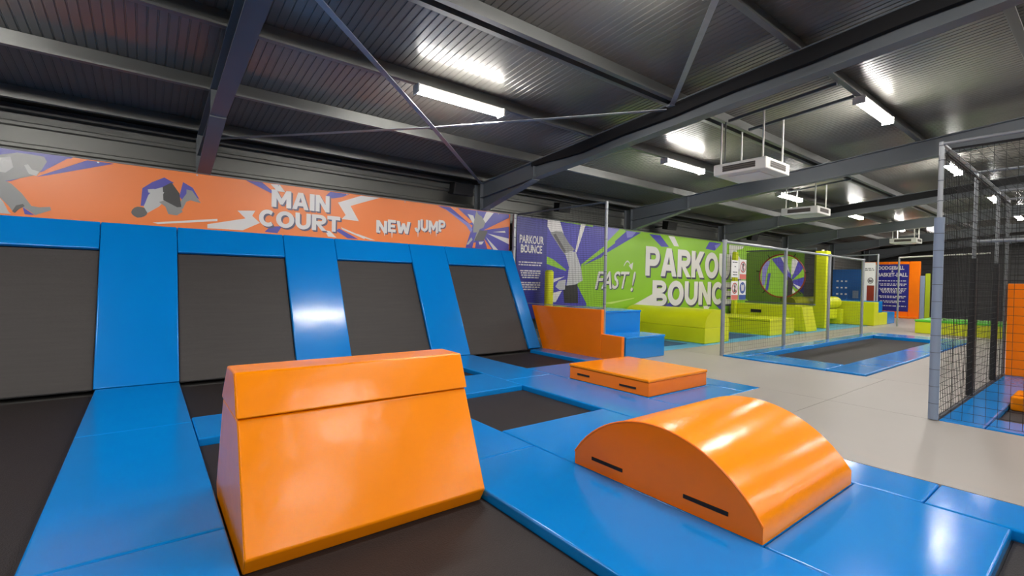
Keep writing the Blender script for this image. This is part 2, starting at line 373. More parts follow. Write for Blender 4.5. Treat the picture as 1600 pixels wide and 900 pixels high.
# ------------------------------------------------------------------ banners
YB = 9.93
def pl(layer): return lambda u, v: (u, YB-.0015*layer, v)
FIGN = {'ray': 'printed_ray', 'figure': 'printed_figure', 'bolt': 'printed_bolt', 'halo': 'printed_halo'}
def prints(data, parent, x0, x1, z0, z1):
    for i, (nme, c, l, poly) in enumerate(data):
        poly = [(min(max(u, x0), x1), min(max(v, z0), z1)) for u, v in poly]
        flat(FIGN[nme], 'print_'+c, poly, pl(l+i*.012), parent)
def eyelets(parent, x0, x1, z, step):
    x = x0
    while x <= x1:
        G().tube((x, YB-.004, z), (x, YB-.001, z), .014, 8).build('eyelet', 'galv', parent); x += step
def sheet(name, x0, x1, z0, z1, m, t):
    G().box(x0, x1, YB, YB+.006, z0, z1).build(name, m, t)
t = thing('main_court_banner', 'orange printed banner reading MAIN COURT above the sloped wall', 'banner', (2.5, YB, 2.2))
sheet('cloth', -3.5, 7.58, 2.2, 3.365, 'print_orange', t)
MAINP = [
('ray','violet',1,[(-1.67,3.37),(-0.89,3.37),(-1.19,3.12),(-1.55,2.91),(-1.72,2.86),(-1.72,3.37)]),
('ray','orange',2,[(-1.20,3.09),(-1.20,3.12),(-0.95,3.34),(-0.73,3.35)]),
('ray','violet',2,[(-1.29,3.01),(-0.73,3.35),(-0.41,3.35),(-1.17,3.05)]),
('figure','grey',3,[(-1.72,3.25),(-1.49,3.33),(-1.35,3.33),(-1.21,3.32),(-1.18,3.25),(-1.23,3.13),(-1.28,3.04),(-1.42,2.98),(-1.58,2.91),(-1.72,2.88)]),
('figure','grey',3,[(-1.72,2.88),(-1.62,2.91),(-1.55,2.87),(-1.44,2.74),(-1.34,2.57),(-1.26,2.56),(-1.14,2.58),(-1.13,2.53),(-1.30,2.44),(-1.38,2.51),(-1.44,2.54),(-1.52,2.45),(-1.58,2.55),(-1.72,2.73)]),
('figure','pale',4,[(-1.72,3.21),(-1.56,3.26),(-1.53,3.11),(-1.61,3.02),(-1.72,3.03)]),
('figure','pale',4,[(-1.42,3.16),(-1.38,3.18),(-1.34,3.11),(-1.26,3.09),(-1.29,3.02),(-1.37,3.04)]),
('figure','pale',3,[(-1.72,2.73),(-1.63,2.60),(-1.58,2.47),(-1.55,2.43),(-1.71,2.43)]),
('figure','darkgrey',4,[(-1.54,2.47),(-1.50,2.56),(-1.43,2.59),(-1.41,2.56),(-1.47,2.51),(-1.51,2.45)]),
('ray','violet',4,[(-1.43,2.54),(-1.31,2.44),(-1.41,2.44)]),
('halo','violet',1,[(-0.05,3.01),(0.08,3.13),(0.24,3.23),(0.37,3.16),(0.23,3.03),(0.03,2.87),(-0.03,2.72),(-0.07,2.72)]),
('halo','violet',1,[(0.50,3.19),(0.64,3.11),(0.74,2.92),(0.61,3.01),(0.49,2.88),(0.45,2.94)]),
('figure','darkgrey',2,[(0.02,2.62),(0.01,2.58),(-0.02,2.55),(-0.06,2.53),(-0.11,2.52),(-0.15,2.54),(-0.18,2.57),(-0.19,2.60),(-0.18,2.64),(-0.15,2.68),(-0.11,2.70),(-0.06,2.70),(-0.02,2.69),(0.01,2.66)]),
('figure','pale',2,[(-0.03,2.71),(0.03,2.91),(0.10,3.01),(0.23,3.07),(0.26,2.85),(0.17,2.73),(0.02,2.61)]),
('figure','black',3,[(0.22,3.07),(0.34,3.16),(0.45,2.99),(0.48,2.76),(0.42,2.75),(0.23,2.85)]),
('figure','grey',2,[(0.17,2.81),(0.30,2.87),(0.47,2.75),(0.50,2.68),(0.42,2.61),(0.30,2.62),(0.26,2.74)]),
('figure','grey',2,[(0.46,2.72),(0.47,2.86),(0.55,3.00),(0.55,3.07),(0.63,3.06),(0.76,2.86),(0.61,2.89),(0.55,2.86),(0.50,2.73)]),
('figure','pale',4,[(0.02,3.00),(0.10,3.02),(0.24,2.98),(0.22,2.93),(0.03,2.95)]),
('bolt','white',1,[(0.09,2.46),(1.01,2.61),(1.01,2.57),(0.16,2.44)]),
('bolt','white',1,[(0.86,2.50),(1.45,2.66),(1.32,2.79),(1.61,2.82),(1.56,2.72),(1.69,2.60),(1.41,2.44),(0.86,2.43)]),
('ray','violet',1,[(1.45,3.36),(1.72,3.36),(1.91,3.21),(1.87,3.18)]),
('ray','white',1,[(1.86,3.35),(2.02,3.36),(2.12,3.23),(1.98,3.23)]),
('ray','violet',1,[(2.96,3.35),(3.35,3.35),(3.20,3.27),(3.00,3.22),(2.88,3.26)]),
('bolt','white',1,[(3.12,3.15),(3.60,3.35),(4.02,3.36),(3.68,3.23),(3.38,3.11),(3.56,2.81),(3.20,2.82),(3.28,2.91)]),
('ray','violet',1,[(1.77,2.44),(1.87,2.55),(2.07,2.57),(1.99,2.43)]),
('ray','white',1,[(2.87,2.56),(2.97,2.55),(3.10,2.43),(2.93,2.44)]),
('ray','violet',1,[(3.15,2.62),(3.55,2.43),(3.33,2.43),(3.09,2.57)]),
('ray','white',1,[(3.19,2.65),(3.69,2.48),(3.69,2.44),(3.21,2.61)]),
('ray','white',1,[(3.53,2.54),(3.93,2.43),(3.82,2.43),(3.53,2.50)]),
('ray','violet',1,[(5.43,3.35),(7.54,3.36),(7.56,2.39),(6.22,2.41),(6.41,2.97),(5.66,3.28)]),
('ray','orange',2,[(5.77,3.35),(5.98,3.35),(6.41,3.06),(6.32,3.01)]),
('ray','lilac',2,[(5.61,3.31),(6.32,3.00),(6.41,2.87),(6.37,2.79),(6.23,2.95)]),
('ray','white',2,[(6.82,3.35),(7.05,3.35),(6.80,3.07),(6.72,3.15)]),
('ray','white',2,[(6.26,3.24),(6.43,3.22),(6.50,3.03),(6.44,3.00)]),
('ray','orange',2,[(7.54,3.27),(7.55,3.04),(6.74,2.88)]),
('ray','white',2,[(6.86,2.81),(7.55,2.73),(7.56,2.58)]),
('ray','white',2,[(7.02,2.86),(7.42,2.92),(7.44,2.87)]),
('ray','white',2,[(6.82,2.72),(7.21,2.41),(7.06,2.41)]),
('ray','orange',2,[(6.76,2.68),(7.01,2.42),(6.87,2.42)]),
('ray','orange',2,[(6.45,2.55),(6.52,2.56),(6.50,2.42),(6.42,2.42)]),
('figure','grey',3,[(6.43,2.80),(6.44,3.02),(6.49,3.25),(6.52,3.35),(6.58,3.26),(6.68,3.22),(6.79,3.07),(6.74,2.95),(6.62,2.89),(6.51,2.62),(6.45,2.57),(6.54,2.81)]),
('figure','darkgrey',4,[(6.62,2.87),(6.87,2.87),(6.75,2.62),(6.47,2.60)]),
('figure','pale',4,[(6.24,2.49),(6.38,2.68),(6.42,2.62),(6.30,2.49)]),
('figure','white',3,[(6.60,2.58),(6.76,2.60),(6.70,2.52),(6.63,2.51)])]
prints(MAINP, t, -3.5, 7.58, 2.2, 3.365)
eyelets(t, -3.2, 7.5, 3.34, 1.3)
# heavy block capitals drawn as outlines in a unit box: width, pieces
def arc(cx, cy, rx, ry, a0, a1, n=14):
    return [(cx+rx*math.cos(math.radians(a0+(a1-a0)*i/n)), cy+ry*math.sin(math.radians(a0+(a1-a0)*i/n))) for i in range(n+1)]
def band(o, i): return list(o)+list(i)[::-1]
STEM = [(0, 0), (0, 1), (.3, 1), (.3, 0)]
def bowl(y0, y1, r=1.0, t=.22):
    h = (y1-y0)/2; c = (y0+y1)/2
    return band([(.3, y1)]+arc(r-.42, c, .42, h, 90, -90)+[(.3, y0)], [(.3, y1-t)]+arc(r-.42, c, .14, h-t, 90, -90)+[(.3, y0+t)])
AH = [(0, 0), (.35, 1), (.5, 1), (.5, .72), (.41, .42), (.5, .42), (.5, .2), (.34, .2), (.28, 0)]
GLY = {
 'M': (1.12, [[(0, 0), (0, 1), (.25, 1), (.5, .52), (.75, 1), (1, 1), (1, 0), (.75, 0), (.75, .52), (.57, .18), (.43, .18), (.25, .52), (.25, 0)]]),
 'A': (.98, [AH, [(1-x, y) for x, y in AH][::-1]]),
 'I': (.3, [[(0, 0), (0, 1), (1, 1), (1, 0)]]),
 'N': (.88, [[(0, 0), (0, 1), (.29, 1), (.71, .44), (.71, 1), (1, 1), (1, 0), (.71, 0), (.29, .56), (.29, 0)]]),
 'T': (.8, [[(0, .76), (0, 1), (1, 1), (1, .76), (.65, .76), (.65, 0), (.35, 0), (.35, .76)]]),
 'E': (.66, [[(0, 0), (0, 1), (1, 1), (1, .77), (.36, .77), (.36, .61), (.9, .61), (.9, .39), (.36, .39), (.36, .23), (1, .23), (1, 0)]]),
 'K': (.9, [[(0, 0), (0, 1), (.3, 1), (.3, .62), (.62, 1), (1, 1), (.6, .53), (1, 0), (.64, 0), (.38, .36), (.3, .27), (.3, 0)]]),
 'W': (1.2, [[(0, 1), (.23, 1), (.3, .46), (.41, .84), (.59, .84), (.7, .46), (.77, 1), (1, 1), (.84, 0), (.61, 0), (.5, .38), (.39, 0), (.16, 0)]]),
 'O': (1.0, [band(arc(.5, .5, .5, .51, 90, 270), arc(.5, .5, .23, .27, 90, 270)), band(arc(.5, .5, .5, .51, -90, 90), arc(.5, .5, .23, .27, -90, 90))]),
 'C': (.84, [band(arc(.54, .5, .54, .51, 52, 308, 22), arc(.56, .5, .28, .27, 46, 314, 22))]),
 'U': (.88, [band([(0, 1)]+arc(.5, .42, .5, .43, 180, 360)+[(1, 1)], [(.29, 1)]+arc(.5, .42, .21, .19, 180, 360)+[(.71, 1)])]),
 'J': (.62, [band([(1, 1)]+arc(.5, .4, .5, .41, 360, 190), [(.6, 1)]+arc(.5, .42, .1, .17, 360, 195))]),
 'P': (.82, [STEM, bowl(.34, 1)]),
 'R': (.86, [STEM, bowl(.38, 1), [(.32, .38), (.62, .38), (1.03, 0), (.68, 0)]]),
 'B': (.84, [STEM, bowl(.5, 1, .96, .19), bowl(0, .5, 1.02, .19)]),
}
def block(name, word, box, m, t, layer, arc_=0, jit=0, grow=0):
    tot = sum(GLY[c][0] for c in word)+.06*(len(word)-1); u0, u1, v0, v1 = box; k = (u1-u0)/tot; u = u0
    for i, c in enumerate(word):
        wd, pcs = GLY[c]; g = G(); dz = arc_*(u-u0)/(u1-u0)+(jit if i % 2 else 0); n = 0
        for pc in pcs:
            f = pl(layer+.03*n); n += 1
            pts = [f(u+x*wd*k, v0+dz+y*(v1-v0)) for x, y in pc]
            g.add(pts, [tuple(range(len(pts)))])
        me = bpy.data.meshes.new(name); me.from_pydata(g.v, [], g.f); me.update(); me.materials.append(MATS[m])
        o = bpy.data.objects.new(name, me); COL.objects.link(o); o.parent = t; o.location = -wloc(t)
        u += (wd+.06)*k
def capitals(word, box, t, sh=.03, arc_=0, jit=0):
    u0, u1, v0, v1 = box
    block('letter_shadow', word, (u0+sh, u1+sh, v0-sh, v1-sh), 'print_shadow', t, 5, arc_, jit)
    block('letter_shadow', word, (u0+sh*.5, u1+sh*.5, v0-sh*.5, v1-sh*.5), 'print_shadow', t, 5.2, arc_, jit)
    block('letter', word, box, 'print_white', t, 6, arc_, jit)
def shadowed(s, box, t, off=.03, dx=.03, dz=-.03, base=5, **k):
    text('lettering_shadow', s, (box[0]+dx, box[1]+dx, box[2]+dz, box[3]+dz), pl(base), 'print_shadow', t, offset=off+.015, **k)
    text('lettering', s, box, pl(base+1), 'print_white', t, offset=off, **k)
capitals('MAIN', (1.88, 2.95, 2.925, 3.255), t)
capitals('COURT', (1.67, 3.17, 2.545, 2.86), t)
capitals('NEW', (3.94, 4.74, 2.6, 2.87), t, .022, .05, .02)
capitals('JUMP', (4.84, 5.64, 2.69, 2.96), t, .022, .05, .02)
for i, x in enumerate((4.02, 4.13, 4.3, 4.46, 4.66, 4.93, 5.1, 5.25, 5.4, 5.52)):
    h = .06+.05*(i % 3); z = 2.64+.1*(x-3.96)
    flat('lettering_drip', 'print_white', [(x-.018, z), (x+.018, z), (x+.004, z-h), (x-.004, z-h)], pl(6.3), t)
t = thing('cable_hem', 'thin steel cable holding up the banner tops', 'cable', (7, YB, 3.37))
G().tube((-3.5, YB-.002, 3.378), (18.6, YB-.002, 3.378), .007, 6).build('strand', 'galv', t)
# parkour banner
t = thing('parkour_banner', 'long green and violet banner reading PARKOUR BOUNCE', 'banner', (16, YB, .6))
sheet('cloth', 8.74, 26.4, .5, 3.36, 'print_green', t)
PARKP = [
('ray','violet',1,[(8.85,3.37),(11.15,3.31),(12.13,3.30),(11.18,2.41),(10.29,2.10),(10.14,1.53),(10.54,0.99),(10.55,0.91),(8.85,0.94)]),
('ray','white',2,[(8.63,3.36),(9.38,3.36),(9.63,2.80),(9.02,3.03)]),
('figure','grey',3,[(9.01,3.01),(9.21,3.06),(9.47,3.07),(9.76,2.75),(10.00,2.58),(9.64,2.38),(9.38,2.62)]),
('figure','darkgrey',4,[(9.12,2.95),(9.22,2.99),(9.63,2.52),(9.57,2.46)]),
('figure','pale',4,[(9.61,2.45),(9.84,2.53),(10.05,2.51),(10.28,2.06),(10.36,1.68),(10.08,1.56),(9.69,1.51),(9.78,2.05)]),
('figure','black',3,[(9.55,1.51),(10.15,1.57),(10.19,1.00),(9.62,1.01)]),
('figure','pale',3,[(9.25,1.48),(9.38,1.65),(9.67,1.69),(9.63,1.40),(9.42,1.39)]),
('ray','white',2,[(10.24,3.36),(10.44,3.36),(10.08,2.50),(10.02,2.53)]),
('ray','green',2,[(8.87,2.34),(9.14,2.26),(9.68,1.97),(9.65,1.94),(8.89,2.12)]),
('ray','green',2,[(10.28,2.15),(11.17,2.69),(11.79,3.05),(11.80,2.89),(11.18,2.54),(10.29,2.09)]),
('ray','white',2,[(9.15,1.70),(9.62,1.78),(9.14,1.58)]),
('ray','white',2,[(9.14,1.30),(9.52,1.37),(9.28,1.04),(9.15,1.04)]),
('ray','lilac',2,[(11.32,3.36),(12.12,3.36),(11.34,2.84)]),
('ray','violet',1,[(10.76,3.36),(13.11,3.33),(11.33,2.52),(10.80,2.30)]),
('ray','green',2,[(11.31,2.82),(12.01,3.36),(12.36,3.32),(11.32,2.64)]),
('ray','lilac',2,[(12.33,3.32),(12.85,3.33),(12.64,3.15),(12.39,3.10)]),
('ray','white',1,[(12.78,0.91),(13.84,1.28),(13.89,0.84)]),
('ray','palegreen',1,[(11.38,0.99),(12.85,1.15),(12.80,1.12),(11.68,0.96)]),
('ray','violet',1,[(13.55,3.32),(14.18,3.32),(14.72,2.95),(14.26,2.93)]),
('ray','white',1,[(14.66,3.34),(15.03,3.34),(15.33,3.00),(15.03,3.00)]),
('ray','violet',1,[(17.38,3.31),(18.30,3.31),(17.79,2.99),(17.12,3.03)]),
('ray','lilac',2,[(17.78,3.20),(18.26,3.31),(17.87,3.04)]),
('ray','violet',1,[(17.82,0.90),(18.39,0.81),(18.65,0.63),(18.31,0.66)]),
('ray','violet',1,[(14.41,0.85),(14.86,0.97),(15.33,0.81),(15.00,0.78)]),
('ray','white',1,[(17.08,0.81),(17.58,0.82),(17.43,0.68),(17.12,0.68)]),
('ray','white',1,[(18.91,3.30),(20.15,3.31),(20.05,3.21),(19.29,3.07),(18.95,2.58)]),
('ray','white',1,[(19.07,1.08),(19.70,0.79),(19.82,0.48),(19.06,0.57)]),
('ray','violet',1,[(22.73,2.89),(24.15,3.10),(24.91,2.16),(24.74,1.77),(24.02,2.22)]),
('ray','white',2,[(23.66,3.02),(24.28,3.02),(24.71,2.27)]),
('ray','white',2,[(24.91,2.99),(25.71,3.00),(25.12,2.25),(24.90,2.22)]),
('ray','violet',1,[(25.65,2.92),(26.49,2.66),(25.25,1.95),(24.92,2.02)]),
('ray','green',2,[(25.05,1.97),(26.50,2.55),(26.52,2.20)]),
('ray','violet',1,[(25.05,1.94),(26.53,2.14),(26.59,1.27),(25.00,1.72)]),
('ray','white',2,[(25.06,1.80),(26.07,1.63),(25.81,1.51)]),
('ray','white',2,[(24.94,1.66),(25.49,1.33),(25.16,1.25)]),
('figure','black',2,[(24.52,2.15),(24.98,2.00),(25.15,1.78),(24.98,1.05),(24.47,1.05)]),
('ray','lilac',1,[(21.86,2.45),(22.28,2.77),(22.62,2.79),(22.31,2.31),(22.12,1.68),(21.85,1.68)]),
('ray','violet',1,[(22.43,2.21),(22.71,2.24),(22.47,1.48),(22.20,1.38)])]
prints(PARKP, t, 8.74, 26.4, .5, 3.36)
eyelets(t, 9, 18.6, 3.335, 1.3)
capitals('PARKOUR', (13.38, 19.9, 1.9, 2.9), t, .07)
capitals('BOUNCE', (13.8, 19.2, .86, 1.75), t, .07)
shadowed('FAST', (10.9, 12.55, 1.42, 1.98), t, .012, .03, -.03, shear=.3, arc=.03)
shadowed('!', (12.62, 12.86, 1.36, 2.02), t, .01, .03, -.03, shear=.3)
g = G(); arcp = [(12.25+.36*i/8, 2.18+.16*math.sin(math.pi*i/8)) for i in range(9)]
for (a, b2), (c, d) in zip(arcp, arcp[1:]): g.add([pl(6)(a, b2-.02), pl(6)(c, d-.02), pl(6)(c, d+.03), pl(6)(a, b2+.03)], [(0, 1, 2, 3)])
g.add([pl(6)(12.68, 2.06), pl(6)(12.72, 2.32), pl(6)(12.5, 2.2)], [(0, 1, 2)])
g.build('printed_arrow', 'print_white', t)
# rules panel
YI = 9.86
t = thing('rules_banner', 'dark blue hanging rules banner headed PARKOUR BOUNCE', 'banner', (8.2, YI, .6))
G().box(7.76, 8.84, YI, YI+.006, .6, 3.34).build('cloth', 'print_navy', t)
pi = lambda u, v: (u, YI-.003, v)
text('lettering', 'PARKOUR\nBOUNCE', (7.86, 8.72, 2.38, 2.86), pi, 'print_white', t, offset=.03, rows=.85)
def lines(t, fn, rows, h=.035, m='print_white', gap=.02):
    for (u0, u1, v) in rows:
        g = G(); u = u0; s = 1 if u1 > u0 else -1
        while (u1-u)*s > .03:
            L = random.uniform(.05, .16); e = u+s*min(L, (u1-u)*s)
            g.add([fn(u, v-h/2), fn(e, v-h/2), fn(e, v+h/2), fn(u, v+h/2)], [(0, 1, 2, 3)]); u = e+s*gap
        g.build('printed_line', m, t)
lines(t, pi, [(7.84, 8.68, 2.13), (7.84, 8.66, 2.06), (7.9, 8.62, 1.9), (7.92, 8.62, 1.84), (7.94, 8.58, 1.78), (7.98, 8.55, 1.72), (7.94, 8.62, 1.58), (7.96, 8.62, 1.52), (7.98, 8.62, 1.46), (8.02, 8.5, 1.40)])
for x in (7.85, 8.3, 8.75): G().tube((x, YI+.003, 3.335), (x, YB-.004, 3.378), .006, 6).build('hanging_cord', 'galv', t)
# ------------------------------------------------------------------ posts and nets
t = thing('banner_post', 'grey steel post in the gap between the two banners', 'post', (7.66, 9.84, 0))
G().box(7.62, 7.69, 9.80, 9.87, 0, 3.37).build('shaft', 'galv', t, bevel=.006)
for z in (2.5, 2.75, 3.0, 3.25): G().box(7.62, 7.70, 9.795, 9.80, z, z+.02).build('cleat', 'steel_dark', t)
t = thing('net_screen', 'black safety net hung on a steel post above the orange side panel', 'net', (7.87, 8.3, 0))
G().tube((7.875, 6.88, ZS+.09), (7.875, 6.88, 3.38), .034, 14).build('post', 'galv', t, smooth=True)
G().tube((7.875, 6.88, 3.36), (7.73, 9.78, 3.37), .02, 8).build('top_rail', 'steel_dark', t, smooth=True)
for z in (1.15, 1.5, 1.85, 2.2, 2.55, 2.9, 3.2): G().tube((7.875, 6.88, z), (7.875, 6.88, z+.012), .037, 12).build('tie', 'steel_dark', t)
net('netting', t, (7.85, 6.9, 1.05), (-.05, 1, 0), (0, 0, 1), 64, 51, .045, .0022)
G().tube((7.85, 6.9, 1.06), (7.70, 9.8, 1.06), .008, 6).build('bottom_cord', 'rope', t)
# long fence beside the strip trampoline
t = thing('net_fence', 'grey tube and net fence along the strip trampoline', 'fence', (15, 5.62, 0))
FP = [10.5, 13.72, 16.85, 19.95]
for x in FP: G().tube((x, 5.62, 0), (x, 5.62, 2.62), .045, 14).build('post', 'galv', t, smooth=True)
for a, b2 in zip(FP, FP[1:]): G().tube((a, 5.62, 2.615), (b2, 5.62, 2.615), .034, 10).build('top_rail', 'galv', t, smooth=True)
for x in FP: G().tube((x, 5.62, 2.6), (x, 5.62, 2.66), .055, 12).build('post_cap', 'galv', t, smooth=True)
net('netting', t, (10.52, 5.64, .06), (1, 0, 0), (0, 0, 1), 94, 25, .1, .0022)
# signs on the fence
def sign(x0, x1, z0, z1, label, kind):
    y = 5.58
    t = thing('fence_sign', label, 'sign', ((x0+x1)/2, y, z0), 'small safety signs tied to the net fence')
    G().box(x0, x1, y, y+.006, z0, z1).build('plate', 'white_gloss', t)
    fn = lambda u, v: (u, y-.002, v); f2 = lambda u, v: (u, y-.004, v)
    cx, w2, h = (x0+x1)/2, x1-x0, z1-z0
    if kind == 'text':
        lines(t, fn, [(x0+.04, x1-.04, z1-.05), (x0+.13, x1-.13, z1-.15), (x0+.06, x1-.06, z0+.12), (x0+.06, x1-.06, z0+.06)], .022, 'print_darkgrey', .01); return
    c = {'no': 'print_red', 'no2': 'print_red', 'must': 'print_signblue'}[kind]
    foot = {'no': 'print_pink', 'no2': 'print_pink', 'must': 'print_signblue'}[kind]
    flat('printed_footer', foot, [(x0+.004, z0+.004), (x1-.004, z0+.004), (x1-.004, z0+h*.26), (x0+.004, z0+h*.26)], fn, t)
    cz = z0+h*.62; R = w2*.42; ring = []
    g = G(); n = 28; ri = R*.8 if kind != 'must' else 0.001
    vs = [fn(cx+R*math.cos(2*math.pi*i/n), cz+R*math.sin(2*math.pi*i/n)) for i in range(n)]+[fn(cx+ri*math.cos(2*math.pi*i/n), cz+ri*math.sin(2*math.pi*i/n)) for i in range(n)]
    g.add(vs, [(i, (i+1) % n, n+(i+1) % n, n+i) for i in range(n)]); g.build('printed_ring', c, t)
    if kind == 'must':
        flat('printed_glyph', 'print_white', [(cx-.05, cz-.07), (cx+.05, cz-.07), (cx+.08, cz+.03), (cx+.06, cz+.09), (cx, cz+.06), (cx-.06, cz+.09), (cx-.08, cz+.03)], f2, t)
    else:
        flat('printed_glyph', 'print_darkgrey', [(cx-.06, cz-.09), (cx+.05, cz-.09), (cx+.05, cz-.05), (cx+.01, cz-.04), (cx+.04, cz+.03), (cx+.02, cz+.1), (cx-.03, cz+.09), (cx-.02, cz), (cx-.05, cz-.05)] if kind == 'no2' else [(cx-.02, cz-.1), (cx+.03, cz-.09), (cx+.01, cz), (cx+.06, cz+.05), (cx+.03, cz+.1), (cx-.04, cz+.08), (cx-.05, cz)], f2, t)
        flat('printed_bar', c, [(cx-R*.62, cz+R*.7), (cx-R*.7, cz+R*.62), (cx+R*.62, cz-R*.7), (cx+R*.7, cz-R*.62)], lambda u, v: (u, y-.005, v), t)
sign(10.76, 11.09, 1.81, 2.21, 'plain white text sign on the net fence, upper left of four', 'text')
sign(11.14, 11.46, 1.77, 2.24, 'red ring prohibition sign on the net fence, upper right of four', 'no')
sign(10.77, 11.08, 1.28, 1.72, 'red ring prohibition sign on the net fence, lower left of four', 'no2')
sign(11.13, 11.46, 1.28, 1.74, 'blue mandatory sign on the net fence, lower right of four', 'must')

# ------------------------------------------------------------------ strip trampoline in the grey floor
X0, X1, Y0, Y1 = 10.46, 20.88, 2.86, 5.58
gq = 'blue border pads of the strip trampoline'
zz = .03
xs2 = [X0, 13.06, 15.67, 18.28, X1]
for i, (a, b2) in enumerate(zip(xs2, xs2[1:])):
    o = ['first', 'second', 'third', 'last'][i]
    pad(a, b2, 5.2, Y1, 'blue border pad along the fence, %s from the near end of the strip trampoline' % o, z1=zz, group=gq)
    pad(a, b2, Y0, 3.5, 'blue border pad on the cage side, %s from the near end of the strip trampoline' % o, z1=zz, group=gq)
pad(X0, 11.45, 3.5, 5.2, 'blue end pad nearest the viewer on the strip trampoline', z1=zz, group=gq)
pad(19.7, X1, 3.5, 5.2, 'blue end pad farthest from the viewer on the strip trampoline', z1=zz, group=gq)
t = thing('strip_trampoline', 'long grey strip trampoline bed sunk into the grey floor by the fence', 'trampoline', (15.5, 4.35, ZS))
G().box(11.46, 19.69, 3.51, 5.19, ZS+.006, ZS+.016).build('bed', 'bed', t)
g = G()
for p, q in (((11.46, 3.51), (19.69, 3.51)), ((19.69, 3.51), (19.69, 5.19)), ((19.69, 5.19), (11.46, 5.19)), ((11.46, 5.19), (11.46, 3.51))): g.bar((*p, ZS+.003), (*q, ZS+.003), .012, .006)
g.build('frame', 'black', t)

# ------------------------------------------------------------------ net cage on the right
t = thing('net_cage', 'tall steel tube cage wrapped in black netting on the right', 'cage', (9, 0, 0))
cp = [(7.75, 1.41), (10.0, 1.41), (12.1, 1.41), (13.3, 1.41), (7.75, -2.0), (13.3, -2.0), (13.3, -.3)]
for i, (x, y) in enumerate(cp):
    G().tube((x, y, 0 if i == 0 else 0), (x, y, 3.43), .026, 14).build('post', 'galv', t, smooth=True)
s = G().tube((7.75, 1.41, .005), (7.75, 1.41, 2.5), .05, 18).build('post_sleeve', 'grey_pad', t, smooth=True)
for z in [.2+.21*i for i in range(11)]: G().tube((7.75, 1.41, z), (7.75, 1.41, z+.007), .0515, 18, cap=False).build('strap', 'steel_dark', s)
for x in (10.0, 12.1): G().tube((x, 1.41, .005), (x, 1.41, 2.1), .045, 14).build('post_sleeve', 'black', t, smooth=True)
rails = [((7.75, 1.41, 3.41), (13.3, 1.41, 3.41)), ((7.75, 1.41, 3.41), (7.75, -2.0, 3.41)), ((10.0, 1.41, 2.36), (10.0, -2, 2.36)), ((13.3, 1.41, 3.41), (13.3, -2, 3.41)), ((10.0, 1.41, 3.41), (10.0, -2, 3.41)), ((12.1, 1.41, 3.41), (12.1, -2, 3.41))]
for p, q in rails: G().tube(p, q, .022, 10).build('rail', 'galv', t, smooth=True)
for z in (3.38, 3.2, 2.95, 2.7): G().tube((7.75, 1.41, z), (7.75, 1.41, z+.01), .03, 12).build('tie', 'steel_dark', t)
net('front_netting', t, (7.82, 1.36, .03), (0, -1, 0), (0, 0, 1), 33, 33, .1, .0026)
net('side_netting', t, (7.86, 1.385, .03), (1, 0, 0), (0, 0, 1), 54, 33, .1, .004)
net('far_netting', t, (13.36, 1.36, .03), (0, -1, 0), (0, 0, 1), 33, 33, .1, .005)
net('roof_netting', t, (7.86, 1.33, 3.33), (1, 0, 0), (0, -1, 0), 54, 33, .1, .003)
G().tube((7.82, 1.33, 3.34), (7.82, -2, 3.33), .012, 6).build('hem_cord', 'black', t)
G().tube((7.84, 1.38, 3.3), (13.28, 1.38, 3.3), .012, 6).build('hem_cord', 'black', t)
gq = 'blue pads inside the net cage'
pad(7.80, 13.28, .96, 1.37, 'long blue pad inside the cage along its left net', group=gq)
pad(7.80, 8.45, -2, .955, 'blue pad inside the cage along its front net', group=gq)
pad(12.0, 13.28, -2, .955, 'blue pad inside the cage before the orange wall', group=gq)
t = thing('cage_trampoline', 'black floor trampoline inside the net cage', 'trampoline', (10, 0, ZS))
G().box(8.46, 11.99, -2, .95, ZS+.004, ZS+.014).build('bed', 'bed', t)
G().box(8.45, 11.99, .94, .955, ZS, ZS+.006).build('frame', 'black', t)
t = thing('cage_wall_pad', 'tall orange padded wall at the back of the net cage', 'panel', (13.15, .3, 0))
for i in range(3): G().box(13.1, 13.22, .42-1.1*i+.004, 1.51-1.1*i if i else 1.36, 0, 1.76).build('panel', 'orange_side', t, bevel=.015)
t = thing('cage_foam_block', 'small orange foam block on the bed inside the net cage', 'foam block', (10.4, .5, ZS+.014))
G().box(9.7, 10.4, -.6, .945, ZS+.014, .13).build('block', 'orange_vinyl', t, bevel=.03)
G().box(9.78, 10.32, -.5, .86, .131, .16).build('top_pad', 'orange_vinyl', t, bevel=.012)

# ------------------------------------------------------------------ parkour zone
xm = [9.36, 11.9, 14.4, 17.0, 19.6, 22.2, 25.08]
wh = ['next to the blue steps', 'under the rounded lime block', 'left of the long lime box', 'under the long lime box', 'below the round hole', 'under the lime roller']
for (a, b2), l in zip(zip(xm, xm[1:]), wh):
    pad(a, b2, 6.82, 10.2, 'pale teal floor mat of the parkour zone '+l, m='teal_vinyl', group='teal mats of the parkour zone', bev=.01)
for x0, x1, l in ((10.1, 11.7, 'behind the blue steps'), (14.0, 15.8, 'between rounded block and long lime box')):
    tag(G().box(x0, x1, 7.25, 9.3, .001, .012).build('jump_mat', 'bed_navy', bevel=.004), 'dark blue jump mat in the parkour zone '+l, 'mat', 'dark blue jump mats')
# rounded lime block
t = thing('rounded_block', 'lime foam block with rounded top in front of the PARKOUR lettering', 'foam block', (12.75, 8.4, 0))
G().box(12.1, 13.4, 6.97, 9.8, .001, .43).build('block', 'lime_vinyl', t, bevel=.02)
prof = [(12.1, .435)]+[(12.75+.65*math.cos(math.pi*(1-i/12)), .435+.5*math.sin(math.pi*(1-i/12))**.8) for i in range(1, 12)]+[(13.4, .435)]
G().prism(prof, lambda u, v, d: (u, d, v), 6.97, 9.8).build('rounded_top', 'lime_vinyl', t, smooth=True)
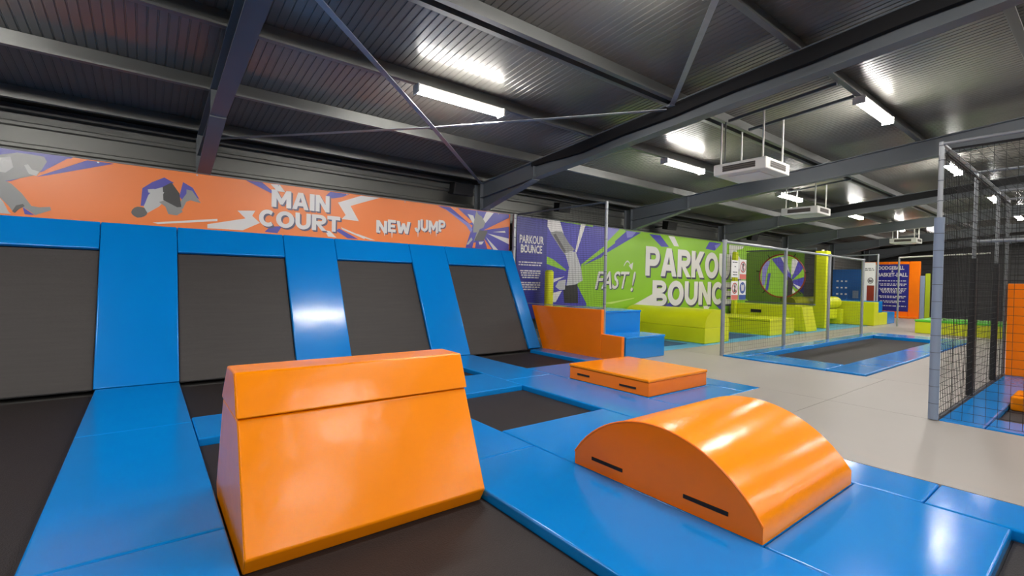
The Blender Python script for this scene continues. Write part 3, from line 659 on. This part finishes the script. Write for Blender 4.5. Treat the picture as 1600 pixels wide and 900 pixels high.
# long box
t = thing('lime_box', 'long low lime foam box behind the first fence panel', 'foam block', (17, 8.3, 0))
G().box(16.12, 17.95, 7.02, 9.7, .001, .47).build('box', 'lime_vinyl', t, bevel=.02)
G().box(16.11, 17.96, 7.01, 9.71, .473, .54).build('lid', 'lime_vinyl', t, bevel=.015)
# trapezoid vault below the hole screen
t = thing('lime_vault', 'lime trapezoid vault below the round hole screen', 'foam block', (19.3, 8.3, 0))
G().prism([(6.98, .001), (7.16, .9), (9.75, .93), (9.75, .001)], lambda u, v, d: (d, u, v), 18.95, 19.9).build('block', 'lime_vinyl', t, bevel=.02)
G().box(18.93, 18.95, 8.6, 9.0, .6, .72).build('pocket', 'webbing', t)
# screen with round hole
t = thing('hole_screen', 'dark mesh screen with a large round jump-through hole', 'screen', (19.5, 8.1, .93))
cy, cz, r = 8.12, 2.04, .83; y0, y1, z0, z1 = 6.93, 9.5, .98, 3.04
n = 48; vi = []; vo = []
for i in range(n):
    a = 2*math.pi*(i+.5)/n; c, s = math.cos(a), math.sin(a)
    k = min((y1-cy)/c if c > 0 else (y0-cy)/c, (z1-cz)/s if s > 0 else (z0-cz)/s)
    vi.append((19.5, cy+r*c, cz+r*s)); vo.append((19.5, cy+k*c, cz+k*s))
g = G(); g.add(vi+vo, [(i, (i+1) % n, n+(i+1) % n, n+i) for i in range(n)]); g.build('scrim', 'mesh_screen', t)
g = G()
for i in range(n): g.tube(vi[i], vi[(i+1) % n], .028, 6, cap=False)
g.build('hole_rim', 'print_brick', t, smooth=True)
G().tube((19.5, y0, z1), (19.5, y1, z1), .03, 8).build('top_tube', 'steel_dark', t)
G().tube((19.5, y0, z0), (19.5, y1, z0), .03, 8).build('bottom_tube', 'steel_dark', t)
for a in (.2, 1.0, 2.1, 3.0, 3.9, 4.7, 5.5):
    c, s = math.cos(a), math.sin(a)
    G().tube((19.47, cy+r*c, cz+r*s), (19.47, cy+(r+.14)*c, cz+(r+.14)*s), .018, 6).build('lacing', 'black', t)
def limepole(x, y, h, r, label, cap=True):
    t = thing('padded_pole', label, 'pole', (x, y, 0), 'lime padded poles')
    G().box(x-r, x+r, y-r, y+r, .001, h).build('sleeve', 'lime_vinyl', t, bevel=.03)
    G().tube((x, y, h), (x, y, h+.06), .05, 10).build('top_cap', 'white_metal', t)
    return t
limepole(21.5, 7.42, 3.08, .22, 'tall square lime padded pole right of the round hole')
limepole(18.82, 9.62, 2.98, .09, 'slim lime padded pole left of the round hole screen')
t = thing('padded_pipe', 'slim lime padded pipe seen through the first net beside the rules banner', 'pole', (8.6, 9.5, .99))
G().tube((8.62, 9.5, 0), (8.62, 9.5, 1.9), .12, 16).build('sleeve', 'lime_vinyl', t, smooth=True)
G().tube((8.62, 9.5, 1.9), (8.62, 9.5, 1.93), .09, 12).build('top_cap', 'lime_dark', t)
# roller
t = thing('lime_roller', 'horizontal lime padded roller behind the tall lime pole', 'roller', (23, 7.7, 0))
G().tube((20.0, 8.05, .96), (24.9, 8.05, .96), .27, 24).build('roll', 'lime_vinyl', t, smooth=True)
G().tube((24.9, 8.05, .96), (24.93, 8.05, .96), .24, 20).build('end_cap', 'lime_dark', t, smooth=True)
G().box(20.2, 24.6, 7.85, 8.25, .25, .68).build('beam_pad', 'lime_vinyl', t, bevel=.02)
for x in (24.6, 20.1): G().box(x, x+.3, 7.7, 8.4, .001, .68).build('support', 'lime_vinyl', t, bevel=.03)
# far stairs
t = thing('far_steps', 'lime and blue stepped blocks at the end of the parkour zone', 'steps', (26, 7, 0))
G().box(25.1, 25.7, 6.62, 8.4, .001, 1.03).build('tall_block', 'lime_vinyl', t, bevel=.02)
G().box(25.705, 27.0, 6.62, 8.4, .001, .55).build('low_block', 'lime_vinyl', t, bevel=.02)
G().box(25.71, 26.4, 6.66, 8.38, .552, 1.06).build('tall_step', 'blue_vinyl', t, bevel=.02)
G().box(27.005, 28.3, 6.66, 8.38, .001, .55).build('low_step', 'blue_vinyl', t, bevel=.02)
t = thing('green_box', 'lime foam box with bright green top, left of the cage', 'foam block', (23.8, 3.7, 0))
G().box(22.8, 24.9, 2.4, 4.75, .001, .42).build('box', 'lime_vinyl', t, bevel=.02)
G().box(22.79, 24.91, 2.39, 4.76, .423, .5).build('lid', 'green_top', t, bevel=.015)
# blue wall panel with small targets
t = thing('blue_wall_panel', 'blue wall panel dotted with small white marks behind the roller', 'panel', (30.05, 9.2, 0))
G().box(30, 30.2, 8.5, 9.85, .001, 2.64).build('panel', 'deep_blue_vinyl', t, bevel=.02)
for zz2 in (1.3, 1.65, 2.0):
    for yy in (9.6, 9.4, 9.2): G().box(29.985, 30, yy-.045, yy+.045, zz2-.04, zz2+.04).build('mark', 'white_gloss', t)
G().box(29.98, 30, 8.62, 8.88, 1.1, 1.5).build('pocket', 'grey_pad', t)
# far information board
t = thing('info_board', 'white and red information board beside the far steps', 'sign', (28, 7.6, 0))
G().box(28.4, 28.44, 7.5, 7.97, 1.0, 2.92).build('board', 'white_gloss', t)
fb = lambda u, v: (28.396, u+.1, v)
flat('printed_field', 'print_brick', [(7.72, 1.02), (7.42, 1.02), (7.42, 1.78), (7.72, 1.78)], fb, t)
flat('printed_circle', 'print_darkgrey', [(7.58+.12*math.cos(i*math.pi/10), 2.02+.15*math.sin(i*math.pi/10)) for i in range(20)], fb, t)
flat('printed_circle', 'print_white', [(7.58+.09*math.cos(i*math.pi/10), 2.02+.12*math.sin(i*math.pi/10)) for i in range(20)], lambda u, v: (28.393, u+.1, v), t)
flat('printed_figure', 'print_darkgrey', [(7.65, 1.96), (7.52, 1.96), (7.5, 2.06), (7.57, 2.02), (7.62, 2.09)], lambda u, v: (28.39, u+.1, v), t)
lines(t, fb, [(7.82, 7.44, 2.62), (7.82, 7.44, 2.54)], .05, 'print_grey', .03)
for y in (7.5, 7.96): G().tube((28.47, y, 0), (28.47, y, 2.8), .03, 8).build('leg', 'galv', t)
# far frames
t = thing('far_goal_frame', 'thin grey tube frame beside the white information board', 'frame', (28, 8, 0))
G().tube((28.4, 7.4, 0), (28.4, 7.4, 3.33), .045, 10).build('post', 'galv', t, smooth=True)
G().tube((28.4, 7.4, 3.3), (28.4, 9.7, 3.26), .03, 8).build('rail', 'galv', t, smooth=True)
t = thing('far_goal_frame', 'thin grey tube frame crossing the blue DODGEBALL banner', 'frame', (26, 5.5, 0))
G().tube((26.0, 6.02, 0), (26.0, 6.02, 3.02), .035, 10).build('post', 'galv', t, smooth=True)
G().tube((26.0, 6.02, 3.0), (26.0, 3.2, 3.1), .03, 8).build('rail', 'white_metal', t, smooth=True)
# dodgeball wall
t = thing('dodgeball_wall', 'tall orange padded wall at the far end of the hall', 'panel', (34, 7.8, 0))
for i, (a, b2) in enumerate(((8.32, 9.6), (7.42, 8.31), (6.93, 7.41))): G().box(34, 34.2, a, b2, 0, 3.2).build('panel', 'orange_side', t, bevel=.02)
tag(G().box(33.6, 33.99, 6.95, 9.2, 0, .1).build('foot_pad', 'orange_side', t, bevel=.02), 'orange foot pad')
t = thing('dodgeball_banner', 'dark blue banner reading DODGEBALL and BASKET-BALL on the far orange wall', 'banner', (33.97, 8.1, .37))
G().box(33.97, 33.985, 7.41, 8.85, .37, 3.05).build('cloth', 'print_navy', t)
fd = lambda u, v: (33.965, u, v)
text('lettering', 'DODGEBALL', (8.82, 7.62, 2.74, 2.95), fd, 'print_white', t, offset=.03)
text('lettering', '&', (8.2, 8.1, 2.6, 2.7), fd, 'print_white', t, offset=.02)
text('lettering', 'BASKET-BALL', (8.84, 7.46, 2.34, 2.56), fd, 'print_white', t, offset=.03)
rr = []
for v, a, b2 in ((2.1, 8.8, 7.48), (1.92, 8.75, 7.5), (1.84, 8.7, 7.55), (1.66, 8.75, 7.5), (1.58, 8.7, 7.55), (1.5, 8.65, 7.6), (1.42, 8.6, 7.7), (1.22, 8.75, 7.5), (1.14, 8.7, 7.6), (.94, 8.7, 7.5), (.86, 8.5, 7.8), (.66, 8.7, 7.5)): rr.append((a, b2, v))
lines(t, fd, rr, .05, 'print_white', .04)
t = thing('lime_wall_pad', 'narrow lime wall pad right of the far orange wall', 'panel', (34, 6.6, 0))
G().box(34, 34.15, 6.5, 6.7, 0, 2.52).build('panel', 'lime_dark', t, bevel=.02)
G().box(34, 34.12, 6.71, 6.92, 0, 2.4).build('side_panel', 'grey_pad', t, bevel=.02)

# ------------------------------------------------------------------ ceiling equipment
def batten(x, y, label, group='batten lights under the roof purlins'):
    z = ZT(y); t = thing('batten_light', label, 'light', (x, y-.04, z), group); return t
proto = batten(3.78, 6.27, 'brightest batten light, nearest, above the orange MAIN COURT banner')
G().box(-.76, .76, -.075, .075, -.045, 0).build('housing', 'white_metal', proto, bevel=.008, seg=2, local=True)
prof = [(.085*math.cos(math.pi+math.pi*i/8), -.046+.075*math.sin(math.pi+math.pi*i/8)) for i in range(9)]
G().prism(prof, lambda u, v, d: (d, u, v), -.74, .74).build('diffuser', 'diffuser', proto, local=True)
for sgn in (-1, 1): G().box(sgn*.75-.012, sgn*.75+.012, -.088, .088, -.124, -.004).build('end_cap', 'white_metal', proto, local=True)
lampl = {(1, 0): 'batten light left of the near square heater', (2, 0): 'batten light just above the second heater', (3, 0): 'batten light over the fence, fourth in the wall row',
         (4, 0): 'batten light above the third heater', (5, 0): 'farthest batten light, beside the third heater', (1, 1): 'batten light at upper right, before the net cage', (2, 1): 'batten light glowing behind the cage corner post', (3, 1): 'batten light seen through the cage netting, larger of two', (4, 1): 'batten light seen through the cage netting, smaller of two'}
for k in range(-1, 6):
    for j, y in enumerate((6.27, 2.69, -.89, -4.47, -8.05, -11.6)):  # last two rows are unseen lamps added to brighten the wedge front
        if (k, j) == (0, 0): continue
        c = copy_tree(proto); c.location = (3.78+5.95*k-(max(0, k-1)*.35 if j == 0 else 0), y-.04, ZT(y))
        c['label'] = lampl.get((k, j), 'unseen batten light in the roof outside the picture')
# square cassette heaters
def heater(cx, cy, z, label):
    t = thing('cassette_heater', label, 'heater', (cx, cy, z), 'square white cassette heaters'); h = .455; H2 = .2
    G().box(cx-h, cx+h, cy-h, cy+h, z, z+H2).build('body', 'white_metal', t, bevel=.02)
    G().box(cx-h*.62, cx+h*.62, cy-h*.62, cy+h*.62, z-.012, z-.001).build('intake_panel', 'white_gloss', t, bevel=.005)
    for (ax, sgn) in ((0, -1), (0, 1), (1, -1), (1, 1)):
        a, b2, d = h*.62, .035, h+.001
        if ax == 0: bb = (cx+sgn*d-.004, cx+sgn*d+.004, cy-a, cy+a)
        else: bb = (cx-a, cx+a, cy+sgn*d-.004, cy+sgn*d+.004)
        l = G().box(*bb, z+.05, z+.05+.1).build('louvre', 'louvre', t)
        for q in range(3):
            zq = z+.065+q*.034
            G().box(bb[0]-.004, bb[1]+.004, bb[2]-.004, bb[3]+.004, zq, zq+.008).build('slat', 'black', l)
    for sx in (-1, 1):
        for sy in (-1, 1):
            x, y = cx+sx*h*.8, cy+sy*h*.8
            G().tube((x, y, z+H2), (x, y, ZT(y)-.02), .016, 8).build('hanger_rod', 'white_metal', t)
    for sx in (-1, 1):
        x = cx+sx*h*.8; ya = max(p for p in PY if p <= cy-.3); yb = min(p for p in PY if p >= cy+.3)-.14
        g = G(); g.bar((x, ya, ZT(ya)-.022), (x, yb, ZT(yb)-.022), .042, .042); g.build('strut_rail', 'steel_dark', t)
    G().tube((cx-h*.7, cy+h*.7, z+H2), (cx-h*.7, cy+h*.7, ZT(cy)-.03), .012, 6).build('cable', 'black', t)
heater(8.5, 4.1, 3.56, 'square white cassette heater hanging nearest, at upper right')
heater(14.4, 5.42, 3.58, 'second square white cassette heater, over the net fence')
heater(25.7, 5.75, 3.58, 'farthest square white cassette heater, near the far wall')
# wall speakers
def speaker(x, z, label, s=1.0):
    t = thing('wall_speaker', label, 'speaker', (x, 10.1, z), 'black wall speakers')
    G().prism([(9.72, z-.15*s), (9.66, z+.13*s), (9.92, z+.17*s), (9.94, z-.12*s)], lambda u, v, d: (d, u, v), x-.27*s, x+.27*s).build('cabinet', 'black', t, bevel=.02)
    G().prism([(9.715, z-.12*s), (9.655, z+.10*s), (9.662, z+.105*s), (9.722, z-.115*s)], lambda u, v, d: (d, u, v), x-.23*s, x+.23*s).build('grille', 'net', t)
    G().box(x-.03, x+.03, 9.93, 10.39, z-.02, z+.02).build('bracket', 'black', t)
speaker(6.0, 3.79, 'black wall speaker above the NEW JUMP lettering')
speaker(9.35, 3.72, 'black wall speaker above the netted figure print', .85)
speaker(14.55, 3.67, 'black wall speaker above the PARKOUR lettering')
speaker(20.6, 3.72, 'black wall speaker above the round hole screen')
